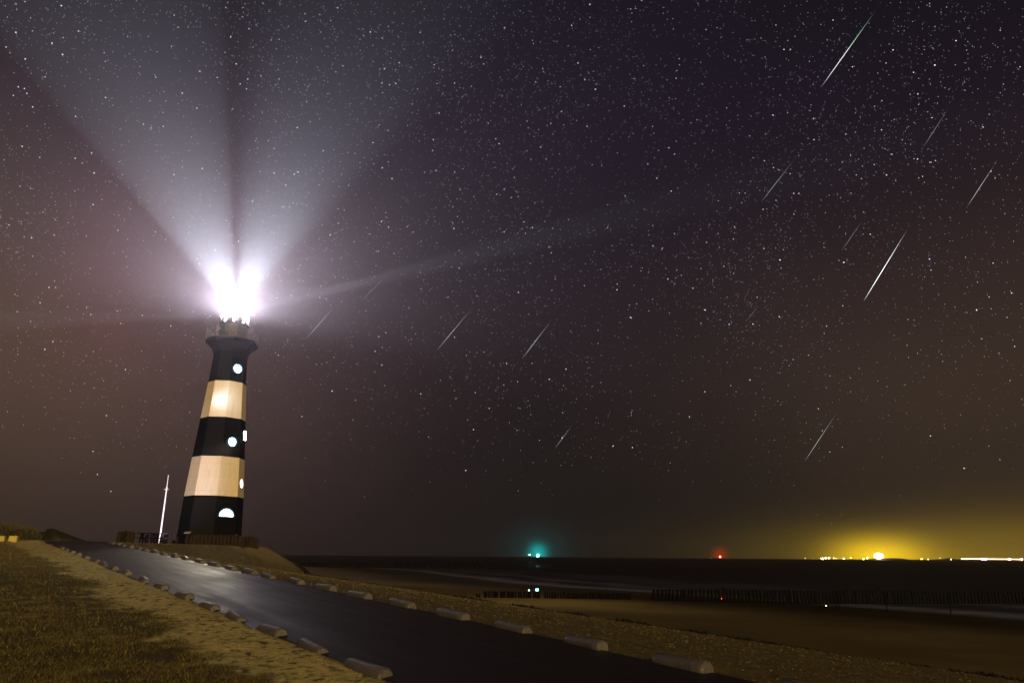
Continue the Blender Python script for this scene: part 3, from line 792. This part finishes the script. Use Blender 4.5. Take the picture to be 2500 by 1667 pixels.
SP = [(1966, 1362, (1, .3, .2), 1.2, 9, 'reddish'), (2004, 1362.5, (1, .35, .25), 1.4, 12, 'red-orange'), (2008.5, 1363.2, (1, .75, .35), 2.4, 30, 'bright amber'), (2016, 1361.6, (1, .8, .5), 2.0, 26, 'white-amber'), (2024, 1361.6, (1, .8, .5), 2.0, 20, 'pale amber'),
      (2035.5, 1362, (1, .7, .3), 1.5, 16, 'amber'), (2042, 1362.2, (1, .6, .3), 1.1, 10, 'faint orange'), (2060, 1363, (.4, .9, 1), 1.7, 16, 'cyan'), (2077, 1361, (1, .75, .3), 1.4, 14, 'yellow'), (2108, 1364.5, (1, .75, .3), 1.9, 24, 'bright yellow'),
      (2117.5, 1361.6, (1, .8, .3), 2.0, 24, 'gold'), (2250, 1364, (1, .7, .3), 1.7, 18, 'amber'), (2266, 1364.6, (1, .7, .35), 1.4, 12, 'pale orange'), (2295, 1361.8, (1, .5, .3), 1.1, 9, 'faint red'), (2322, 1364.8, (.8, 1, .5), 1.3, 11, 'greenish')]
side = lambda p_: 'left of' if p_ < 2145 else 'right of'
for j, (px, py, c, r_, s_, nm) in enumerate(SP):
    rank = ORD[13 - 1 - j - 2] if px < 2145 else ORD[j - 11]
    mast('shore_lamp', f'lone {nm} lamp on the far shore, {rank} {side(px)} the big yellow light', 'lamp', px, py, c, s_, r_, 'scattered lamps on the far shore')
# floodlit works: the big yellow source
P = at(2145, 1356.5, ZS - 60)
fw = thing('floodlight_mast', 'huge yellow-white floodlight cluster on the far shore with a wide glow', 'floodlight', (P[0], P[1], 0))
bm = bmesh.new(); tube(bm, (0, 0, -1), (0, 0, P[2]), 1.2, .8, seg=8); tube(bm, (-7, 0, P[2] - 3), (7, 0, P[2] - 3), .5, seg=6); link('mast', bmmesh('mast', bm), M['farland'], fw)
bm = bmesh.new(); bmesh.ops.create_uvsphere(bm, u_segments=18, v_segments=12, radius=1, matrix=Matrix.Translation((0, 0, P[2])) @ Matrix.Diagonal((13.5, 9, 8.5, 1)))
link('lamp_cluster', bmmesh('lamp_cluster', bm, True), emis('flood_glow', (1, .88, .45), 24), fw)
0 and point('flood_light', (0, 0, P[2] + 3), 2.2e7, (1, .74, .02), 11, fw)

# ------------------------------------------------------------------ water film patches that mirror the beacons
def puddle(px, py, target, w_, l_, label=None):
    P = hit(px, py); P = Vector(P); P.z = max(P.z, .02) + .06
    tv = (Vector(target) - P).normalized(); cv = (Vector((0, 0, EYE)) - P).normalized(); nn = (tv + cv).normalized()
    f_ = Vector((P.x, P.y, 0)).normalized(); r_ = Vector((f_.y, -f_.x, 0)); r_ = (r_ - nn * r_.dot(nn)).normalized(); f_ = nn.cross(r_).normalized()
    bm = bmesh.new(); vs = []
    for k in range(24):
        a_ = k * 2 * math.pi / 24; q_ = 1 + .18 * math.sin(3 * a_ + px) + .1 * math.sin(5 * a_)
        vs.append(bm.verts.new(P + r_ * math.cos(a_) * w_ * q_ + f_ * math.sin(a_) * l_ * q_))
    bm.faces.new(vs); o = link('puddle', bmmesh('puddle', bm), M['puddle']); tag(o, kind='structure')
puddle(1311, 1440, GREEN, .62, 5.5); puddle(1291.5, 1441, GREEN2, .26, 4)
puddle(1764, 1461, RED, .25, 3.2)
FL = Vector((P[0], P[1], P[2]))
puddle(2018, 1481.5, FL, .18, 3.2); puddle(2166, 1491, FL, .2, 3.5)

# ------------------------------------------------------------------ grass (stuff): short dry blades on the landward turf and dune
def grass():
    N = 150000
    thg = rng.uniform(R(-41), R(-1), N * 2); rg = 5.5 * (75 / 5.5) ** (rng.uniform(0, 1, N * 2) ** 1.15)
    x = rg * np.sin(thg); y = rg * np.cos(thg); a, b = ab(x, y); bl = b - B_L
    wst = 1.35 + 1.3 * (fbm(x * .7, y * .7, 40) - .5) + 1.0 * (fbm(x * 3.1, y * 3.1, 50, 3) - .5) + .012 * a
    dens = np.where(-bl > wst, 1.0, .012) * (bl < -.25)
    cl = fbm(x * 1.6, y * 1.6, 70, 3); dens = dens * np.clip((cl - .3) * 4, .12, 1)
    k = rng.uniform(0, 1, len(x)) < dens; x, y, rg = x[k][:N], y[k][:N], rg[k][:N]; n_ = len(x)
    z = height(x, y) - .005
    h_ = (.018 + .045 * rng.uniform(0, 1, n_) ** 2.5) * (1 + rg / 38); wd = (.0035 + rg * .00035) 
    an = rng.uniform(0, 2 * math.pi, n_); le = rng.uniform(.2, 1.3, n_) * h_; la = rng.uniform(0, 2 * math.pi, n_)
    p0 = np.stack([x - wd * np.cos(an), y - wd * np.sin(an), z], -1); p1 = np.stack([x + wd * np.cos(an), y + wd * np.sin(an), z], -1)
    p2 = np.stack([x + le * np.cos(la), y + le * np.sin(la), z + h_], -1)
    V = np.stack([p0, p1, p2], 1).reshape(-1, 3); Fq = np.arange(3 * n_).reshape(-1, 3)
    base_ = np.array([.086, .076, .031])[None] * rng.uniform(.45, 1.5, (n_, 1)); g_ = rng.uniform(0, 1, n_) < .03
    base_[g_] = [.20, .26, .04]
    C = np.repeat(base_, 3, 0)
    o = link('grass', npmesh('grass', V, Fq, C, False), M['foliage']); tag(o, 'short dry brown grass on the slope left of the road', 'grass', kind='stuff')
grass()
def marram():
    N = 9000; x = []; y = []
    for (qx, qy, qz, hh, sx) in DUNES:
        x.append(qx + rng.normal(0, sx * .5, N // 3)); y.append(qy + rng.normal(0, sx * .5, N // 3))
    c = at(190, 1322, 60); x.append(c[0] + rng.normal(0, 3.5, 2500)); y.append(c[1] + rng.normal(0, 1.6, 2500))
    x = np.concatenate(x); y = np.concatenate(y); a, b = ab(x, y); k = (a > 55) & ((b < B_L - .3) | (a > 62)); k &= b < B_R - 1; x, y = x[k], y[k]; n_ = len(x)
    z = height(x, y) - .02; h_ = rng.uniform(.2, .5, n_); an = rng.uniform(0, 6.28, n_); la = rng.uniform(0, 6.28, n_); le = h_ * rng.uniform(.1, .7, n_); wd = .02
    V = np.stack([np.stack([x - wd * np.cos(an), y - wd * np.sin(an), z], -1), np.stack([x + wd * np.cos(an), y + wd * np.sin(an), z], -1), np.stack([x + le * np.cos(la), y + le * np.sin(la), z + h_], -1)], 1).reshape(-1, 3)
    C = np.repeat(np.array([.08, .075, .025])[None] * rng.uniform(.4, 1.5, (n_, 1)), 3, 0)
    o = link('dune_grass', npmesh('dune_grass', V, np.arange(3 * n_).reshape(-1, 3), C, False), M['foliage']); tag(o, 'dark marram grass on the dune beyond the end of the road', 'grass', kind='stuff')
marram()
# wrack line (stuff): ragged lumps of weed and stone along the shoulder
def wrack():
    N = 5200; a = rng.uniform(2, 78, N); off = 18.2 + .9 * (fbm(np.stack([a * .7]), np.stack([a * 0 + 3.]), 40)[0] - .5) + rng.normal(0, .28, N)
    b = B_R + off; x, y = xy(a, b); z = height(x, y); n_ = N
    s_ = rng.uniform(.02, .12, n_) * (.2 + 1.5 * np.clip(vnoise(a * .5, a * 0, 8) + .6 * vnoise(a * 2.1, a * 0 + 4, 9) - .35, 0, 1))
    oc = np.array([[1, 0, 0], [-1, 0, 0], [0, 1, 0], [0, -1, 0], [0, 0, .75], [0, 0, -.6]]); of = np.array([[0, 2, 4], [2, 1, 4], [1, 3, 4], [3, 0, 4], [2, 0, 5], [1, 2, 5], [3, 1, 5], [0, 3, 5]])
    ro = rng.uniform(.6, 1.5, (n_, 6, 1)); V = (oc[None] * ro * s_[:, None, None] + np.stack([x, y, z], -1)[:, None]).reshape(-1, 3)
    Fq = (of[None] + 6 * np.arange(n_)[:, None, None]).reshape(-1, 3)
    o = link('seaweed', npmesh('seaweed', V, Fq, None, False), M['wrack']); tag(o, 'dark ragged line of seaweed and stones along the top of the beach', 'seaweed', kind='stuff')
wrack()
# pebbles (stuff) on the seaward slope
def pebbles():
    N = 26000; a = rng.uniform(0, 62, N); b = B_R + .15 + rng.uniform(0, 18, N); x, y = xy(a, b); z = height(x, y); d = np.hypot(x, y)
    s_ = (.006 + .014 * rng.uniform(0, 1, N) ** 2) * (.6 + d / 22)
    oc = np.array([[1, 0, 0], [-1, 0, 0], [0, 1, 0], [0, -1, 0], [0, 0, .8], [0, 0, -.6]]); of = np.array([[0, 2, 4], [2, 1, 4], [1, 3, 4], [3, 0, 4], [2, 0, 5], [1, 2, 5], [3, 1, 5], [0, 3, 5]])
    ro = rng.uniform(.6, 1.4, (N, 6, 1)); V = (oc[None] * ro * s_[:, None, None] + np.stack([x, y, z], -1)[:, None]).reshape(-1, 3)
    C = np.repeat(np.array([.12, .108, .056])[None] * rng.uniform(.3, 1.6, (N, 1)), 6, 0)
    o = link('gravel', npmesh('gravel', V, (of[None] + 6 * np.arange(N)[:, None, None]).reshape(-1, 3), C, False), M['foliage']); tag(o, 'coarse gravel scattered over the slope between road and beach', 'gravel', kind='stuff')
pebbles()

# ------------------------------------------------------------------ stars (stuff) and meteors
def star_mat():
    m = bpy.data.materials.new('starlight'); m.use_nodes = True; t = NT(m.node_tree); t.n.clear()
    an = t.node('ShaderNodeAttribute', attribute_name='Col'); e = t.node('ShaderNodeEmission'); t.l.new(an.outputs['Color'], e.inputs[0])
    o = t.node('ShaderNodeOutputMaterial'); t.l.new(e.outputs[0], o.inputs[0]); m.cycles.emission_sampling = 'NONE'; return m
M['star'] = star_mat()
def stars():
    RD = 8000.; PXR = RD / 737.
    N = 100000
    azs = rng.uniform(R(-75), R(75), N); sel = rng.uniform(math.sin(R(1.5)), 1, N); els = np.arcsin(sel)
    keep = rng.uniform(0, 1, N) < np.clip((els - R(3.5)) / R(19), .0, 1) * (.1 + 1.5 * np.clip(fbm(azs * 6 + 50, els * 6 + 50, 11, 5) - .15, 0, 1))
    azs, els = azs[keep], els[keep]; n_ = len(azs)
    lum = np.minimum(.17 * rng.uniform(1e-4, 1, n_) ** (-.56), 3.2)
    BR = [(39,78,4.5),(62,143,4.),(153,132,5.),(150,13,5.),(192,75,3.),(45,211,3),(60,215,3.2),(66,227,3),(33,232,2.4),(80,260,3.4),(185,283,3),(230,421,6),(184,385,4),(224,372,3.4),(258,237,3.2),(577,155,4.5),(605,192,3.4),(602,216,3),(494,410,4),(481,263,3),(488,173,3),(1440,10,5),(1411,153,4),(1887,280,4.5),(2282,158,6),(2152,316,3.4),(1904,633,6.5),(2060,639,6),(2269,631,4.5),(2384,755,6),(1721,755,5.5),(1539,773,3.6),(1341,924,3.4),(811,953,4.5),(916,856,3),(925,820,2.6),(1058,340,3.6),(1065,415,3.2),(1110,419,2.6),(911,347,3.2),(789,367,3),(1524,258,3.2),(1320,358,3.2),(1780,790,3),(1950,471,3),(1865,605,3),(1594,599,3.2),(1411,153,3),(380,565,2.6),(728,419,4),(1121,653,2.4),(1174,139,3.4),(951,206,3)]
    ba, be, bl_ = [], [], []
    for px, py, s_ in BR:
        q_ = azel(px, py); ba.append(q_[0]); be.append(q_[1]); bl_.append(s_ * 1.15)
    azs = np.concatenate([azs, ba]); els = np.concatenate([els, be]); lum = np.concatenate([lum, bl_]); n_ = len(azs)
    d = np.stack([np.sin(azs) * np.cos(els), np.cos(azs) * np.cos(els), np.sin(els)], -1)
    size = PXR * .36 * np.clip(lum, .3, 8) ** .32
    stg = np.clip(lum / (size / (PXR * .36)) ** 2, .0, 7)
    hue = rng.uniform(0, 1, n_)
    c = np.where((hue < .25)[:, None], [.55, .65, 1.], np.where((hue < .8)[:, None], [.92, .94, 1.], [1., .82, .66]))
    c[-len(BR):] = [.72, .62, 1.0]
    oc = np.array([[1, 0, 0], [-1, 0, 0], [0, 1, 0], [0, -1, 0], [0, 0, 1], [0, 0, -1]]); of = np.array([[0, 2, 4], [2, 1, 4], [1, 3, 4], [3, 0, 4], [2, 0, 5], [1, 2, 5], [3, 1, 5], [0, 3, 5]])
    V = (oc[None] * size[:, None, None] + (d * RD)[:, None]).reshape(-1, 3)
    C = np.repeat(c * stg[:, None], 6, 0)
    Fq = (of[None] + 6 * np.arange(n_)[:, None, None]).reshape(-1, 3)
    o = link('stars', npmesh('stars', V, Fq, C, False), M['star']); tag(o, 'thousands of small white and bluish stars over the sea', 'stars', kind='stuff')
stars()
METEOR = [((2137, 28), (2005, 213), 1.5, 1.25, 'brightest meteor streak, greenish at its top, near the upper right'),
          ((2318, 261), (2252, 363), .35, .8, 'faint bluish meteor streak below and right of the bright green-tipped one'),
          ((2435, 392), (2361, 505), .8, .8, 'thin pale meteor streak nearest the right edge'),
          ((1943, 385), (1857, 495), .5, .8, 'faint greenish meteor streak in the upper middle of the right half'),
          ((2109, 533), (2053, 615), .3, .8, 'short faint meteor streak just left of the second brightest one'),
          ((2215, 561), (2108, 736), 2.4, 1.2, 'second brightest meteor streak, white, right of centre'),
          ((1853, 743), (1826, 780), .22, .7, 'very short, very faint meteor streak above the two brightest stars at right'),
          ((949, 667), (880, 737), .22, .8, 'faint meteor streak crossing the right-hand lighthouse beam'),
          ((823, 741), (743, 832), .6, .85, 'meteor streak nearest the lighthouse gallery'),
          ((1157, 747), (1064, 858), .75, .85, 'meteor streak left of the picture centre, leftmost of the middle pair'),
          ((1349, 778), (1273, 878), .75, .85, 'meteor streak just right of the picture centre'),
          ((1399, 1035), (1354, 1095), .4, .8, 'short faint meteor streak above the green beacons'),
          ((2048, 1000), (1963, 1128), .6, .85, 'lowest meteor streak on the right, above the far shore')]
for (p, q_, s_, wd, lab) in METEOR:
    A = Vector(at(*p, 6000)); B = Vector(at(*q_, 6000)); n_ = 24; seg = 6; ax = (B - A).normalized(); u_ = ax.orthogonal().normalized(); v_ = ax.cross(u_)
    V = []; C = []
    for k in range(n_ + 1):
        f_ = k / n_; c_ = A.lerp(B, f_); pr = (math.sin(math.pi * min(1, f_ ** 1.5)) ** .8 if 0 < f_ < 1 else 0) + .03
        r_ = 6000 / 737 * .19 * wd * (.35 + .65 * pr)
        gcol = np.array([.5, 1., .62]) if (wd > 1.22 and f_ < .5) else np.array([.92, .97, 1.0])
        for t_ in range(seg):
            a_ = t_ * 2 * math.pi / seg; V.append(c_ + u_ * r_ * math.cos(a_) + v_ * r_ * math.sin(a_)); C.append(gcol * s_ * 1.0 * pr)
    Fq = []
    for k in range(n_):
        for t_ in range(seg): Fq.append((k * seg + t_, k * seg + (t_ + 1) % seg, (k + 1) * seg + (t_ + 1) % seg, (k + 1) * seg + t_))
    mid = (A + B) / 2
    me = npmesh('meteor', np.array([list(v - mid) for v in V]), np.array(Fq), np.array(C), True)
    o = link('meteor', me, M['star'], loc=mid); tag(o, lab, 'meteor', 'meteor streaks')

# ------------------------------------------------------------------ haze: salty air round the whole scene
bm = bmesh.new(); box(bm, (0, 0, 31), (6000, 6000, 74))
hm = bpy.data.materials.new('haze'); hm.use_nodes = True; t = NT(hm.node_tree); t.n.clear()
pv = t.node('ShaderNodeVolumePrincipled'); pv.inputs['Color'].default_value = (.88, .90, 1, 1); pv.inputs['Density'].default_value = .00016; pv.inputs['Anisotropy'].default_value = .84
om = t.node('ShaderNodeOutputMaterial'); t.l.new(pv.outputs[0], om.inputs['Volume']); hm.cycles.volume_sampling = 'EQUIANGULAR'
hz_o = link('haze', bmmesh('haze', bm), hm); tag(hz_o, kind='stuff'); hz_o.display_type = 'WIRE'
